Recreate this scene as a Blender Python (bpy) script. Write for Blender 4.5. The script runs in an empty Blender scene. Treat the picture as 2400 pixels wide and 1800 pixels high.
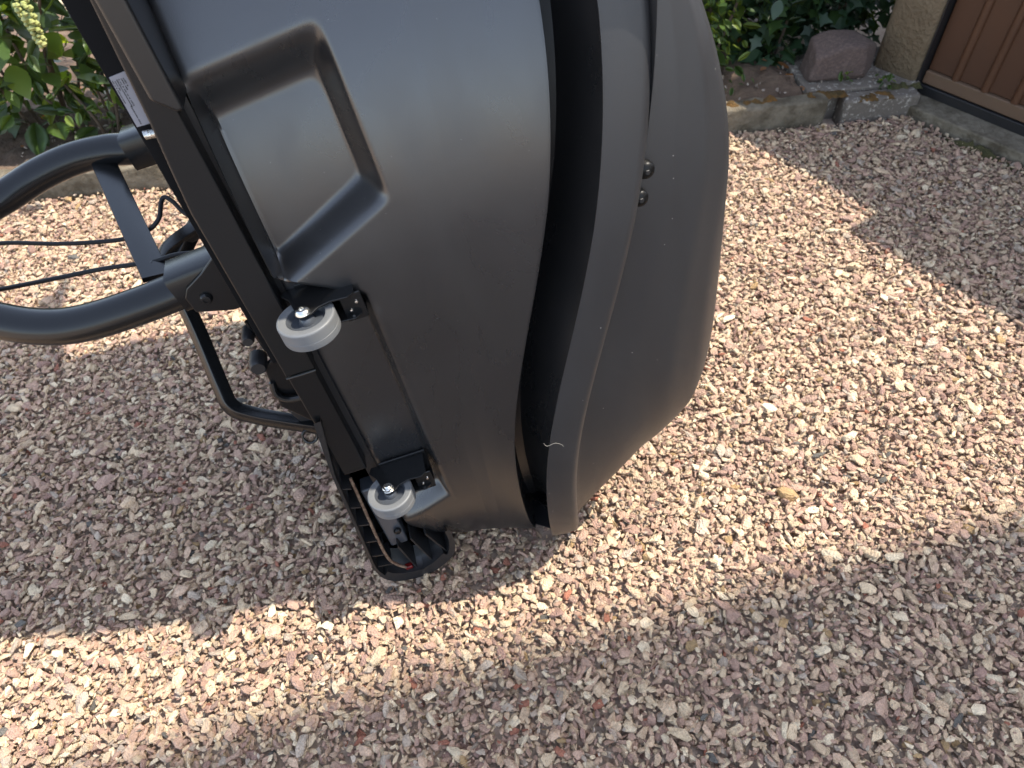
import bpy, bmesh, math, random
import numpy as np
from mathutils import Vector, Matrix, Euler, noise
random.seed(7); rng = np.random.default_rng(11)
S = bpy.context.scene; COL = S.collection
R_ = math.radians

# ---------------------------------------------------------------- camera, sky, sun, exposure
cd = bpy.data.cameras.new('camera'); cam = bpy.data.objects.new('camera', cd); COL.objects.link(cam)
cam.matrix_world = Matrix(((.99894, .02957, .03515, 0), (0, .7652, -.6438, 0), (-.04594, .64312, .76439, 1.1672), (0, 0, 0, 1)))
cd.sensor_width = 36; cd.lens = 24.96; cd.clip_start = .02; cd.clip_end = 400
cd.dof.use_dof = True; cd.dof.focus_distance = .88; cd.dof.aperture_fstop = 8.5
S.camera = cam
AZ, EL = R_(14), R_(62)
w = bpy.data.worlds.new('World'); S.world = w; w.use_nodes = True
nt = w.node_tree; bg = nt.nodes['Background']; sk = nt.nodes.new('ShaderNodeTexSky')
sk.sky_type = 'NISHITA'; sk.sun_disc = False; sk.sun_elevation = EL; sk.sun_rotation = math.pi / 2 - AZ
hs_ = nt.nodes.new('ShaderNodeHueSaturation'); hs_.inputs['Saturation'].default_value = .66
nt.links.new(sk.outputs[0], hs_.inputs['Color']); nt.links.new(hs_.outputs[0], bg.inputs[0]); bg.inputs[1].default_value = .15
sd = bpy.data.lights.new('sun', 'SUN'); sun = bpy.data.objects.new('sun', sd); COL.objects.link(sun)
sd.energy = 2.65; sd.angle = R_(.53); sd.color = (1, .91, .775)
sdir = Vector((math.cos(AZ) * math.cos(EL), math.sin(AZ) * math.cos(EL), math.sin(EL)))
sun.rotation_euler = sdir.to_track_quat('Z', 'Y').to_euler()
S.view_settings.view_transform = 'Standard'; S.view_settings.look = 'None'
S.view_settings.exposure = 1.80; S.view_settings.gamma = 1; S.view_settings.use_curve_mapping = False

# ---------------------------------------------------------------- helpers
def mat(name, base, rough=.5, metal=0, bump=None, var=None, spec=None, coat=0, trans=0, speck=None, rvar=None):
    m = bpy.data.materials.new(name); m.use_nodes = True; t = m.node_tree; n = t.nodes; L = t.links
    b = n['Principled BSDF']; b.inputs['Base Color'].default_value = (*base, 1)
    b.inputs['Roughness'].default_value = rough; b.inputs['Metallic'].default_value = metal
    if spec is not None: b.inputs['Specular IOR Level'].default_value = spec
    if coat: b.inputs['Coat Weight'].default_value = coat; b.inputs['Coat Roughness'].default_value = .15
    tc = n.new('ShaderNodeTexCoord'); last = None
    if var:                                    # (scale, colour2, low, high)
        sc, c2, lo, hi = var
        nz = n.new('ShaderNodeTexNoise'); nz.inputs['Scale'].default_value = sc; nz.inputs['Detail'].default_value = 8
        nz.inputs['Roughness'].default_value = .65; L.new(tc.outputs['Object'], nz.inputs['Vector'])
        mr = n.new('ShaderNodeMapRange'); mr.inputs[1].default_value = lo; mr.inputs[2].default_value = hi
        L.new(nz.outputs[0], mr.inputs[0])
        mx = n.new('ShaderNodeMix'); mx.data_type = 'RGBA'; mx.inputs[6].default_value = (*base, 1); mx.inputs[7].default_value = (*c2, 1)
        L.new(mr.outputs[0], mx.inputs[0]); last = mx.outputs[2]; L.new(last, b.inputs['Base Color'])
    if speck:                                  # (scale, threshold, colour): dust specks
        sc, th, c3 = speck
        vo = n.new('ShaderNodeTexVoronoi'); vo.inputs['Scale'].default_value = sc; L.new(tc.outputs['Object'], vo.inputs['Vector'])
        lt = n.new('ShaderNodeMath'); lt.operation = 'LESS_THAN'; lt.inputs[1].default_value = th; L.new(vo.outputs['Distance'], lt.inputs[0])
        # only some of the cells carry a speck
        sp = n.new('ShaderNodeSeparateColor'); L.new(vo.outputs['Color'], sp.inputs[0])
        g = n.new('ShaderNodeMath'); g.operation = 'GREATER_THAN'; g.inputs[1].default_value = .8; L.new(sp.outputs[0], g.inputs[0])
        mm = n.new('ShaderNodeMath'); mm.operation = 'MULTIPLY'; L.new(lt.outputs[0], mm.inputs[0]); L.new(g.outputs[0], mm.inputs[1])
        mx = n.new('ShaderNodeMix'); mx.data_type = 'RGBA'; mx.inputs[7].default_value = (*c3, 1)
        if last is not None: L.new(last, mx.inputs[6])
        else: mx.inputs[6].default_value = (*base, 1)
        L.new(mm.outputs[0], mx.inputs[0]); L.new(mx.outputs[2], b.inputs['Base Color'])
    if bump:                                   # list of (scale, strength, distance)
        prev = None
        for sc, st, di in bump:
            nz = n.new('ShaderNodeTexNoise'); nz.inputs['Scale'].default_value = sc; nz.inputs['Detail'].default_value = 6
            L.new(tc.outputs['Object'], nz.inputs['Vector'])
            bp = n.new('ShaderNodeBump'); bp.inputs['Strength'].default_value = st; bp.inputs['Distance'].default_value = di
            L.new(nz.outputs[0], bp.inputs['Height'])
            if prev: L.new(prev.outputs[0], bp.inputs['Normal'])
            prev = bp
        L.new(prev.outputs[0], b.inputs['Normal'])
    if rvar:                                   # (scale vector, low, high) smudges that change only the gloss
        mpg = n.new('ShaderNodeMapping'); mpg.inputs['Scale'].default_value = rvar[0]; L.new(tc.outputs['Object'], mpg.inputs[0])
        nz = n.new('ShaderNodeTexNoise'); nz.inputs['Scale'].default_value = 1; nz.inputs['Detail'].default_value = 7; nz.inputs['Roughness'].default_value = .6; nz.inputs['Distortion'].default_value = .6; L.new(mpg.outputs[0], nz.inputs['Vector'])
        mr = n.new('ShaderNodeMapRange'); mr.inputs[1].default_value = .42; mr.inputs[2].default_value = .68; mr.inputs[3].default_value = rvar[1]; mr.inputs[4].default_value = rvar[2]
        L.new(nz.outputs[0], mr.inputs[0]); L.new(mr.outputs[0], b.inputs['Roughness'])
    if trans:
        tr = n.new('ShaderNodeBsdfTranslucent'); ms = n.new('ShaderNodeMixShader'); ms.inputs[0].default_value = trans
        c = [min(1, base[0] * 3.2), min(1, base[1] * 2.6), base[2] * .8, 1]; tr.inputs[0].default_value = c
        out = n['Material Output']; L.new(b.outputs[0], ms.inputs[1]); L.new(tr.outputs[0], ms.inputs[2]); L.new(ms.outputs[0], out.inputs[0])
    return m

def me_obj(name, V, F, m, parent=None, smooth=True, bevel=0, seg=2, angle=35, subsurf=0, solid=0, sharp=34):
    me = bpy.data.meshes.new(name); me.from_pydata([tuple(v) for v in V], [], [tuple(f) for f in F]); me.validate()
    if smooth: me.shade_smooth()
    bm = bmesh.new(); bm.from_mesh(me); bmesh.ops.recalc_face_normals(bm, faces=bm.faces)
    if smooth:
        for e in bm.edges:
            if len(e.link_faces) == 2 and e.calc_face_angle(0) > R_(sharp): e.smooth = False
    bm.to_mesh(me); bm.free()
    me.materials.append(m)
    o = bpy.data.objects.new(name, me); COL.objects.link(o)
    if parent: o.parent = parent
    if solid: k = o.modifiers.new('solid', 'SOLIDIFY'); k.thickness = abs(solid); k.offset = -1 if solid > 0 else 1
    if bevel:
        k = o.modifiers.new('bevel', 'BEVEL'); k.width = bevel; k.segments = seg; k.limit_method = 'ANGLE'; k.angle_limit = R_(angle)
        k.harden_normals = True
    if subsurf: k = o.modifiers.new('sub', 'SUBSURF'); k.levels = k.render_levels = subsurf
    return o

def prism(P, axis, t0, t1):
    """polygon P in the plane normal to axis, extruded from t0 to t1"""
    def at(p, t):
        return {0: (t, p[0], p[1]), 1: (p[0], t, p[1]), 2: (p[0], p[1], t)}[axis]
    n = len(P); V = [at(p, t0) for p in P] + [at(p, t1) for p in P]
    F = [list(range(n))[::-1], list(range(n, 2 * n))] + [[i, (i + 1) % n, n + (i + 1) % n, n + i] for i in range(n)]
    return V, F

def box(x0, x1, y0, y1, z0, z1): return prism([(x0, y0), (x1, y0), (x1, y1), (x0, y1)], 2, z0, z1)
def merge(*parts):
    V, F = [], []
    for v, f in parts:
        k = len(V); V += list(v); F += [[i + k for i in q] for q in f]
    return V, F

def smooth_path(P, n=8):
    P = [Vector(p) for p in P]; out = []
    for i in range(len(P) - 1):
        p0 = P[max(0, i - 1)]; p1 = P[i]; p2 = P[i + 1]; p3 = P[min(len(P) - 1, i + 2)]
        for k in range(n):
            t = k / n
            out.append(.5 * ((2 * p1) + (p2 - p0) * t + (2 * p0 - 5 * p1 + 4 * p2 - p3) * t * t + (3 * p1 - p0 - 3 * p2 + p3) * t ** 3))
    out.append(P[-1]); return out

def tube(P, r, sides=20, square=None, up=(0, 0, 1), caps=True):
    """round tube, or a rectangular one when square=(half width, half height)"""
    P = [Vector(p) for p in P]; V = []; F = []
    if square:
        hw, hh = square; c = min(hw, hh) * .28
        prof = []
        for sx, sy in ((1, 1), (-1, 1), (-1, -1), (1, -1)):
            pts = [(sx * hw, sy * (hh - c)), (sx * (hw - c * .3), sy * (hh - c * .3)), (sx * (hw - c), sy * hh)]
            if sx * sy < 0: pts.reverse()
            prof += pts
    else: prof = [(r * math.cos(2 * math.pi * k / sides), r * math.sin(2 * math.pi * k / sides)) for k in range(sides)]
    m = len(prof); T = (P[1] - P[0]).normalized(); U = Vector(up); N = (U - T * U.dot(T)).normalized()
    for i, p in enumerate(P):
        if i == 0: t = (P[1] - P[0])
        elif i == len(P) - 1: t = P[-1] - P[-2]
        else: t = (P[i + 1] - P[i]).normalized() + (P[i] - P[i - 1]).normalized()
        t.normalize(); N = (N - t * N.dot(t)).normalized(); B = t.cross(N)
        for a, b in prof: V.append(p + B * a + N * b)
    for i in range(len(P) - 1):
        for k in range(m): F.append([i * m + k, i * m + (k + 1) % m, (i + 1) * m + (k + 1) % m, (i + 1) * m + k])
    if caps: F.append(list(range(m))[::-1]); F.append([len(V) - m + k for k in range(m)])
    return V, F

def lathe(prof, c, axis=2, n=48):
    """prof: (radius, height) points turned round the axis through c"""
    V, F = [], []; m = len(prof)
    for k in range(n):
        a = 2 * math.pi * k / n
        for r, h in prof:
            q = (r * math.cos(a), r * math.sin(a), h) if axis == 2 else ((r * math.cos(a), h, r * math.sin(a)) if axis == 1 else (h, r * math.cos(a), r * math.sin(a)))
            V.append((c[0] + q[0], c[1] + q[1], c[2] + q[2]))
    for k in range(n):
        for i in range(m - 1):
            F.append([k * m + i, k * m + i + 1, ((k + 1) % n) * m + i + 1, ((k + 1) % n) * m + i])
    return V, F

def tag(o, label=None, cat=None, group=None, kind=None):
    if label: o['label'] = label
    if cat: o['category'] = cat
    if group: o['group'] = group
    if kind: o['kind'] = kind
    return o
def empty(name, loc=(0, 0, 0), rot=(0, 0, 0)):
    o = bpy.data.objects.new(name, None); COL.objects.link(o); o.location = loc; o.rotation_euler = rot; o.empty_display_size = .1; return o
def sst(x): x = np.clip(x, 0, 1); return x * x * (3 - 2 * x)

# ---------------------------------------------------------------- materials
M = {}
M['hull'] = mat('black_grained_plastic', (.0125, .0127, .0135), .29, spec=1.0, bump=[(900, .16, .0006), (30, .05, .002)], var=(3, (.018, .018, .019), .45, .7), speck=(120, .035, (.35, .35, .34)), rvar=((9, 9, 4), .27, .38))
M['lid'] = mat('charcoal_textured_plastic', (.021, .021, .0225), .42, spec=.6, bump=[(1300, .35, .0006)], speck=(85, .050, (.5, .48, .45)), rvar=((12, 12, 5), .38, .50))
M['powder'] = mat('black_powder_coat', (.009, .0092, .0095), .24, spec=.35, bump=[(700, .05, .0004)])
M['powder2'] = mat('black_satin_steel', (.006, .0064, .007), .25, spec=.4, bump=[(600, .08, .0004)])
M['dead'] = mat('flat_black_coating', (.0035, .0037, .0045), .7, spec=.12)
M['foot'] = mat('dark_plastic', (.010, .010, .0105), .3, spec=.5, bump=[(900, .12, .0005)])
M['bolt'] = mat('black_oxide', (.004, .004, .004), .38, spec=.2)
M['matte'] = mat('black_moulded_plastic', (.012, .012, .013), .45, bump=[(400, .1, .0005)])
M['rubber'] = mat('black_cable_rubber', (.008, .008, .009), .45, spec=.25)
M['tyre'] = mat('grey_rubber', (.125, .131, .136), .5, bump=[(300, .06, .0005)], var=(60, (.125, .128, .128), .48, .7))
M['hub'] = mat('dark_grey_nylon', (.05, .056, .066), .3)
M['zinc'] = mat('zinc_plated_steel', (.75, .74, .70), .22, 1, bump=[(200, .1, .0004)])
M['label'] = mat('silver_label', (.20, .20, .225), .45)
M['hair'] = mat('pale_hair', (.5, .48, .42), .5)
M['ink'] = mat('black_print', (.02, .02, .02), .6)
M['rust'] = mat('rusty_wire', (.10, .055, .035), .6, var=(120, (.22, .15, .10), .45, .6))
M['red'] = mat('red_reflector', (.10, .006, .006), .2)
M['earth'] = mat('soil', (.075, .05, .034), .95, bump=[(60, .8, .01), (12, .7, .03)], var=(9, (.17, .115, .078), .4, .7))
M['subgrade'] = mat('gravel_bed_dust', (.36, .27, .21), .95, bump=[(160, .9, .004)], var=(60, (.44, .35, .27), .4, .65))
M['kerb'] = mat('weathered_concrete', (.17, .145, .105), .9, bump=[(45, .9, .010), (220, .8, .003)], var=(16, (.075, .060, .038), .42, .62))
M['moss'] = mat('brown_moss', (.055, .036, .010), .95, bump=[(220, 1, .006)], var=(20, (.17, .075, .012), .4, .65))
M['moss2'] = mat('dark_green_moss', (.035, .036, .010), .95, bump=[(220, 1, .006)], var=(25, (.07, .06, .02), .4, .65))
M['slab'] = mat('pebbled_concrete', (.13, .11, .09), .9, bump=[(120, .8, .004)], var=(80, (.36, .33, .28), .55, .62))
M['render'] = mat('beige_roughcast', (.20, .155, .10), .9, bump=[(90, .9, .006), (20, .3, .01)], var=(14, (.16, .12, .075), .4, .7))
M['wood'] = mat('brown_stained_wood', (.070, .028, .012), .5, bump=[(40, .12, .002)], var=(5, (.060, .026, .013), .35, .7))
M['rib'] = mat('lighter_brown_wood', (.082, .035, .016), .45, bump=[(40, .12, .002)], var=(8, (.066, .028, .013), .35, .7))  # slightly lighter brown than the boards, for the raised battens
M['woodlow'] = mat('faded_bottom_rail', (.11, .068, .04), .7, bump=[(80, .3, .002)], var=(30, (.12, .07, .04), .4, .7))
M['rock'] = mat('reddish_sandstone', (.11, .078, .066), .9, bump=[(25, .6, .015), (140, .5, .003)], var=(12, (.17, .12, .10), .45, .65))
M['white'] = mat('white_render_wall', (.62, .60, .56), .9, bump=[(60, .4, .004)])
M['tile'] = mat('roof_tile', (.30, .12, .07), .8, var=(6, (.2, .09, .06), .4, .7))
M['bark'] = mat('brown_stem', (.09, .065, .045), .9, bump=[(80, .6, .003)])
M['wire'] = mat('dark_wire', (.02, .02, .02), .5, .6)

def leafmat(name, c, c2, tr=.35, rough=.38): return mat(name, c, rough, var=(9, c2, .35, .7), trans=tr, bump=[(120, .3, .001)])
M['leafD'] = leafmat('glossy_dark_leaf', (.030, .062, .018), (.045, .085, .022))
M['leafM'] = leafmat('mid_green_leaf', (.050, .095, .022), (.075, .125, .028))
M['leafL'] = leafmat('yellow_green_leaf', (.13, .20, .035), (.17, .23, .05), .45)
M['leafI'] = leafmat('ivy_leaf', (.022, .050, .024), (.035, .070, .030), .2, .45)
M['leafR'] = leafmat('dry_brown_leaf', (.20, .095, .045), (.26, .14, .07), .3, .7)
M['berry'] = mat('pale_green_berry', (.27, .30, .09), .35, var=(60, (.36, .36, .14), .4, .7))

# stones: colour carried by each instance
ms = bpy.data.materials.new('crushed_porphyry'); ms.use_nodes = True; t = ms.node_tree; n = t.nodes; L = t.links
b = n['Principled BSDF']; b.inputs['Roughness'].default_value = .85
at = n.new('ShaderNodeAttribute'); at.attribute_type = 'INSTANCER'; at.attribute_name = 'stone_colour'
tc = n.new('ShaderNodeTexCoord'); nz = n.new('ShaderNodeTexNoise'); nz.inputs['Scale'].default_value = 2.2; nz.inputs['Detail'].default_value = 9; nz.inputs['Roughness'].default_value = .7
L.new(tc.outputs['Object'], nz.inputs['Vector'])
mr = n.new('ShaderNodeMapRange'); mr.inputs[1].default_value = .3; mr.inputs[2].default_value = .7; mr.inputs[3].default_value = .72; mr.inputs[4].default_value = 1.28
L.new(nz.outputs[0], mr.inputs[0])
vm = n.new('ShaderNodeVectorMath'); vm.operation = 'SCALE'; L.new(at.outputs['Color'], vm.inputs[0]); L.new(mr.outputs[0], vm.inputs['Scale'])
L.new(vm.outputs[0], b.inputs['Base Color'])
n2 = n.new('ShaderNodeTexNoise'); n2.inputs['Scale'].default_value = 5; n2.inputs['Detail'].default_value = 8; L.new(tc.outputs['Object'], n2.inputs['Vector'])
bp = n.new('ShaderNodeBump'); bp.inputs['Strength'].default_value = .6; bp.inputs['Distance'].default_value = .12; L.new(n2.outputs[0], bp.inputs['Height']); L.new(bp.outputs[0], b.inputs['Normal'])
M['stone'] = ms

# ================================================================ SETTING
KD = Vector((.995, .0998, 0)); KN = Vector((-.0998, .995, 0))            # along the edging, and away from the gravel
K0 = Vector((.584, 1.940, 0))                                           # a point on its gravel side
GD = Vector((.60, -.80, 0)); GN = Vector((-.80, -.60, 0))          # along the garage front, and out of it
G0 = Vector((1.075, 2.157, 0))                                          # its left corner
gz = -.024
V = [(-60, -60, gz), (60, -60, gz), (60, 60, gz), (-60, 60, gz)]
g = me_obj('ground', V, [[0, 1, 2, 3]], M['subgrade'], smooth=False); tag(g, kind='structure')

def fit_prism_along(o0, d, nrm, a0, a1, b0, b1, z0, z1):
    P = [o0 + d * a0 + nrm * b0, o0 + d * a1 + nrm * b0, o0 + d * a1 + nrm * b1, o0 + d * a0 + nrm * b1]
    return prism([(p.x, p.y) for p in P], 2, z0, z1)

# soil bed with a lumpy surface
V = []; F = []; nx, ny = 150, 60
for j in range(ny):
    for i in range(nx):
        p = K0 + KD * (-3.2 + 3.45 * i / (nx - 1)) + KN * (.045 + 1.2 * j / (ny - 1))
        z = .052 + .035 * noise.noise(p * 5) + .018 * noise.noise(p * 19) + .010 * noise.noise(p * 47)
        if j == 0: z = min(z, .06)
        V.append((p.x, p.y, z))
for j in range(ny - 1):
    for i in range(nx - 1): F.append([j * nx + i, j * nx + i + 1, (j + 1) * nx + i + 1, (j + 1) * nx + i])
tag(me_obj('flower_bed_soil', V, F, M['earth']), kind='structure')
# the sunny path behind the bed
v, f = fit_prism_along(K0, KD, KN, -7, 3, 1.15, 6.5, -.02, .035)
M['path'] = mat('pale_sandy_path', (.42, .34, .24), .95, bump=[(90, .6, .004)], var=(6, (.33, .27, .18), .4, .7))
tag(me_obj('path', v, f, M['path'], smooth=False), kind='structure')

# concrete edging: blocks laid end to end
kerb = empty('kerb', (0, 0, 0)); tag(kerb, kind='structure')
a = -3.6; lens = [.98, .98, .98, .98 * .4 + .60 - .03]
for i, ln in enumerate(lens):
    v, f = fit_prism_along(K0, KD, KN, a + .004, a + ln - .004, 0, .055, -.06, .071 + .003 * math.sin(i * 2.3))
    bm = bmesh.new(); me = bpy.data.meshes.new('k'); me.from_pydata(v, [], f); bm.from_mesh(me)
    bmesh.ops.recalc_face_normals(bm, faces=bm.faces)
    bmesh.ops.subdivide_edges(bm, edges=[e for e in bm.edges if e.calc_length() > .3], cuts=36, use_grid_fill=True)
    for vv in bm.verts:
        if vv.co.z > 0: vv.co += Vector((noise.noise(vv.co * 22), noise.noise(vv.co * 22 + Vector((9, 0, 0))), noise.noise(vv.co * 17 + Vector((0, 9, 0))))) * .007 + Vector((noise.noise(vv.co * 70), noise.noise(vv.co * 64), noise.noise(vv.co * 58))) * .005
    bm.to_mesh(me); bm.free(); me.materials.append(M['kerb']); me.shade_smooth()
    o = bpy.data.objects.new('edging_block', me); COL.objects.link(o); o.parent = kerb
    k = o.modifiers.new('b', 'BEVEL'); k.width = .008; k.segments = 2; k.limit_method = 'ANGLE'; k.angle_limit = R_(50)
    a += ln
# paving slab in the corner by the garage and its low step
v, f = fit_prism_along(K0, KD, KN, .255, .60, .060, .30, -.05, .070)
o = me_obj('paving_slab', v, f, M['slab'], smooth=True, bevel=.006); tag(o, kind='structure')
v, f = fit_prism_along(K0, KD, KN, .352, .58, 0, .058, -.05, .062)
o = me_obj('paving_slab', v, f, M['slab'], bevel=.01); tag(o, kind='structure')

def moss_pad(o0, d, nrm, a0, a1, b0, b1, z, m, name, label, seed=0, thick=.012, cols=60):
    V = []; F = []; r_ = 10
    for i in range(cols):
        for j in range(r_):
            u = i / (cols - 1); q = j / (r_ - 1)
            wob = 1 + .5 * noise.noise(Vector((u * 9, seed, 0)))
            bb = b0 + (b1 - b0) * (.5 + (q - .5) * wob)
            p = o0 + d * (a0 + (a1 - a0) * u) + nrm * bb
            h = math.sin(math.pi * q) ** .5 * min(1, math.sin(math.pi * u) * 6) * thick * (.55 + 1.6 * noise.noise(p * 38) + .7 * noise.noise(p * 90)) - .001
            V.append((p.x, p.y, z - .004 + h))
    for i in range(cols - 1):
        for j in range(r_ - 1): F.append([i * r_ + j, i * r_ + j + 1, (i + 1) * r_ + j + 1, (i + 1) * r_ + j])
    o = me_obj(name, V, F, m); tag(o, label, 'moss', kind='stuff'); return o
moss_pad(K0, KD, KN, -.16, .16, .012, .052, .072, M['moss'], 'moss', 'rust orange moss along the top of the concrete edging', 1)
moss_pad(K0, KD, KN, .24, .365, .02, .062, .071, M['moss'], 'moss', 'yellow brown moss tuft where edging meets the slab', 2)
moss_pad(K0, KD, KN, .385, .50, .0, .05, .062, M['moss'], 'moss', 'brown moss patch on the low corner stone', 3, .01)
moss_pad(K0, KD, KN, .47, .60, .04, .085, .064, M['moss2'], 'moss', 'dark green moss at the inner corner before the threshold', 4)

# garage: front wall strip, recessed board door, threshold
gar = empty('garage', (G0.x, G0.y, 0)); tag(gar, 'beige roughcast garage with brown wooden board door', 'garage')
def gp(a0, a1, b0, b1, z0, z1):
    v, f = fit_prism_along(Vector((0, 0, 0)), GD, GN, a0, a1, b0, b1, z0, z1); return v, f
HT = .94  # kept low so the unseen roof edge drops its shadow on the gravel
v, f = gp(-.02, .125, -.30, .0, -.05, HT)
bm = bmesh.new(); me = bpy.data.meshes.new('wall'); me.from_pydata(v, [], f); bm.from_mesh(me); bmesh.ops.recalc_face_normals(bm, faces=bm.faces)
bmesh.ops.bevel(bm, geom=[e for e in bm.edges if abs(e.verts[0].co.z - e.verts[1].co.z) > .5], offset=.02, segments=4, affect='EDGES', profile=.5)
bm.to_mesh(me); bm.free(); me.materials.append(M['render']); me.shade_smooth()
o = bpy.data.objects.new('wall', me); COL.objects.link(o); o.parent = gar
me_obj('side_wall', *gp(-.02, .20, -1.1, -.302, -.05, HT), M['render'], gar, smooth=False)
me_obj('side_wall', *gp(2.35, 2.7, -1.1, .0, -.05, HT), M['render'], gar, smooth=False)
me_obj('back_wall', *gp(.20, 2.35, -1.1, -1.0, -.05, HT), M['render'], gar, smooth=False)
me_obj('door_frame', *gp(.1255, .1295, -.09, -.012, .03, HT - .05), M['matte'], gar, smooth=False)
# boards of the door
bw = .088; x = .132; k = 0
while x < 2.3:
    v, f = gp(x + .0004, x + bw - .0004, -.075, -.046, .098, HT - .06)
    me_obj('door_board', v, f, M['wood'], gar, bevel=.003, seg=1)
    c = Vector((0, 0, 0)) + GD * (x + bw) + GN * (-.046)
    V, F = tube([(c.x, c.y, .098), (c.x, c.y, HT - .06)], .012, 14, up=(1, 0, 0))
    me_obj('rounded_batten', V, F, M['rib'], gar)
    x += bw; k += 1
me_obj('bottom_rail', *gp(.132, 2.34, -.078, -.036, .060, .0975), M['woodlow'], gar, bevel=.004)
me_obj('rubber_seal', *gp(.130, 2.34, -.072, -.030, .030, .058), M['matte'], gar, bevel=.002)
me_obj('threshold', *gp(.06, 2.5, -.12, .050, -.05, .030), M['kerb'], gar, bevel=.006)
me_obj('roof', *gp(-.06, .60, -1.2, .02, HT + .001, HT + .07), M['tile'], gar, smooth=False)
me_obj('roof', *gp(.601, 2.75, -1.2, .14, HT + .001, HT + .07), M['tile'], gar, smooth=False)
moss_pad(G0, GD, GN, .30, 1.6, .052, .085, -.004, M['moss2'], 'moss', 'dark moss line along the foot of the garage threshold', 5, .022, 120)

# unseen, added house whose corner shades the foreground gravel
hs = empty('shade_building', (5.0, 1.68, 0)); tag(hs, 'unseen tall pale rendered house beside the garage', 'shade_building')
me_obj('wall', *box(0, 7, -4.6, 0, -.05, 11.6), M['white'], hs, smooth=False)
V, F = prism([(-.02, 11.601), (7.02, 11.601), (3.5, 13.4)], 1, -4.65, .02); me_obj('roof', V, F, M['tile'], hs, smooth=False)
for yy in (-2.2,):
    for zz in (1.0, 4.2, 7.4):
        me_obj('window', *box(-.03, -.002, yy, yy + 1.1, zz, zz + 1.3), M['hub'], hs, smooth=False)

# rock in the corner
bm = bmesh.new(); bmesh.ops.create_icosphere(bm, subdivisions=5, radius=1)
pl = [(Vector((-.2, -.95, .1)), .72), (Vector((.85, -.5, .1)), .74), (Vector((-.98, .1, .1)), .80), (Vector((.15, -.1, 1)), .80), (Vector((-.45, -.2, .85)), .80), (Vector((.65, 0, .75)), .86), (Vector((0, 0, -1)), .6), (Vector((.1, 1, 0)), .7), (Vector((-.1, -.7, -.7)), .80)]
for vv in bm.verts:
    d = vv.co.normalized(); r = 1.2
    for q, h in pl:
        q = q.normalized(); dd = d.dot(q)
        if dd > .05: r = min(r, h / dd)
    vv.co = d * (r + .035 * noise.noise(d * 3) + .02 * noise.noise(d * 9))
me = bpy.data.meshes.new('rock'); bm.to_mesh(me); bm.free(); me.materials.append(M['rock']); me.shade_smooth()
o = bpy.data.objects.new('rock', me); COL.objects.link(o); o.scale = (.122, .075, .078); o.location = (.945, 2.135, .112); o.rotation_euler = (0, 0, R_(10))
k = o.modifiers.new('s', 'SMOOTH'); k.factor = .5; k.iterations = 4
tag(o, 'large reddish brown stone beside the garage wall', 'rock')

# ================================================================ GRAVEL
def stone_mesh(i):
    bm = bmesh.new(); r = random.Random(100 + i)
    sx, sy, sz = 1, r.uniform(.42, .92), r.uniform(.25, .60)
    for _ in range(r.choice((9, 11, 13))):
        v = Vector((r.gauss(0, 1), r.gauss(0, 1), r.gauss(0, 1))).normalized() * r.uniform(.82, 1)
        v = Vector([math.copysign(abs(c) ** .8, c) for c in v]); bm.verts.new((v.x * sx, v.y * sy, v.z * sz))
    res = bmesh.ops.convex_hull(bm, input=bm.verts)
    bmesh.ops.delete(bm, geom=[v for v in bm.verts if not v.link_faces], context='VERTS')
    bmesh.ops.dissolve_limit(bm, angle_limit=R_(14), verts=bm.verts, edges=bm.edges)
    bmesh.ops.bevel(bm, geom=bm.edges[:], offset=.045, segments=2, affect='EDGES', profile=.6, clamp_overlap=True)
    bmesh.ops.triangulate(bm, faces=bm.faces)
    for v in bm.verts: v.co *= 1 + .05 * noise.noise(v.co * 3 + Vector((i, 0, 0)))
    me = bpy.data.meshes.new('gravel_stone'); bm.to_mesh(me); bm.free(); me.materials.append(M['stone'])
    me.shade_smooth()
    return me
SC = bpy.data.collections.new('gravel_stone_shapes')
NS = 36
for i in range(NS):
    o = bpy.data.objects.new('gravel_stone', stone_mesh(i)); o.name = 'gravel_stone_%02d' % i; SC.objects.link(o)

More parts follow.
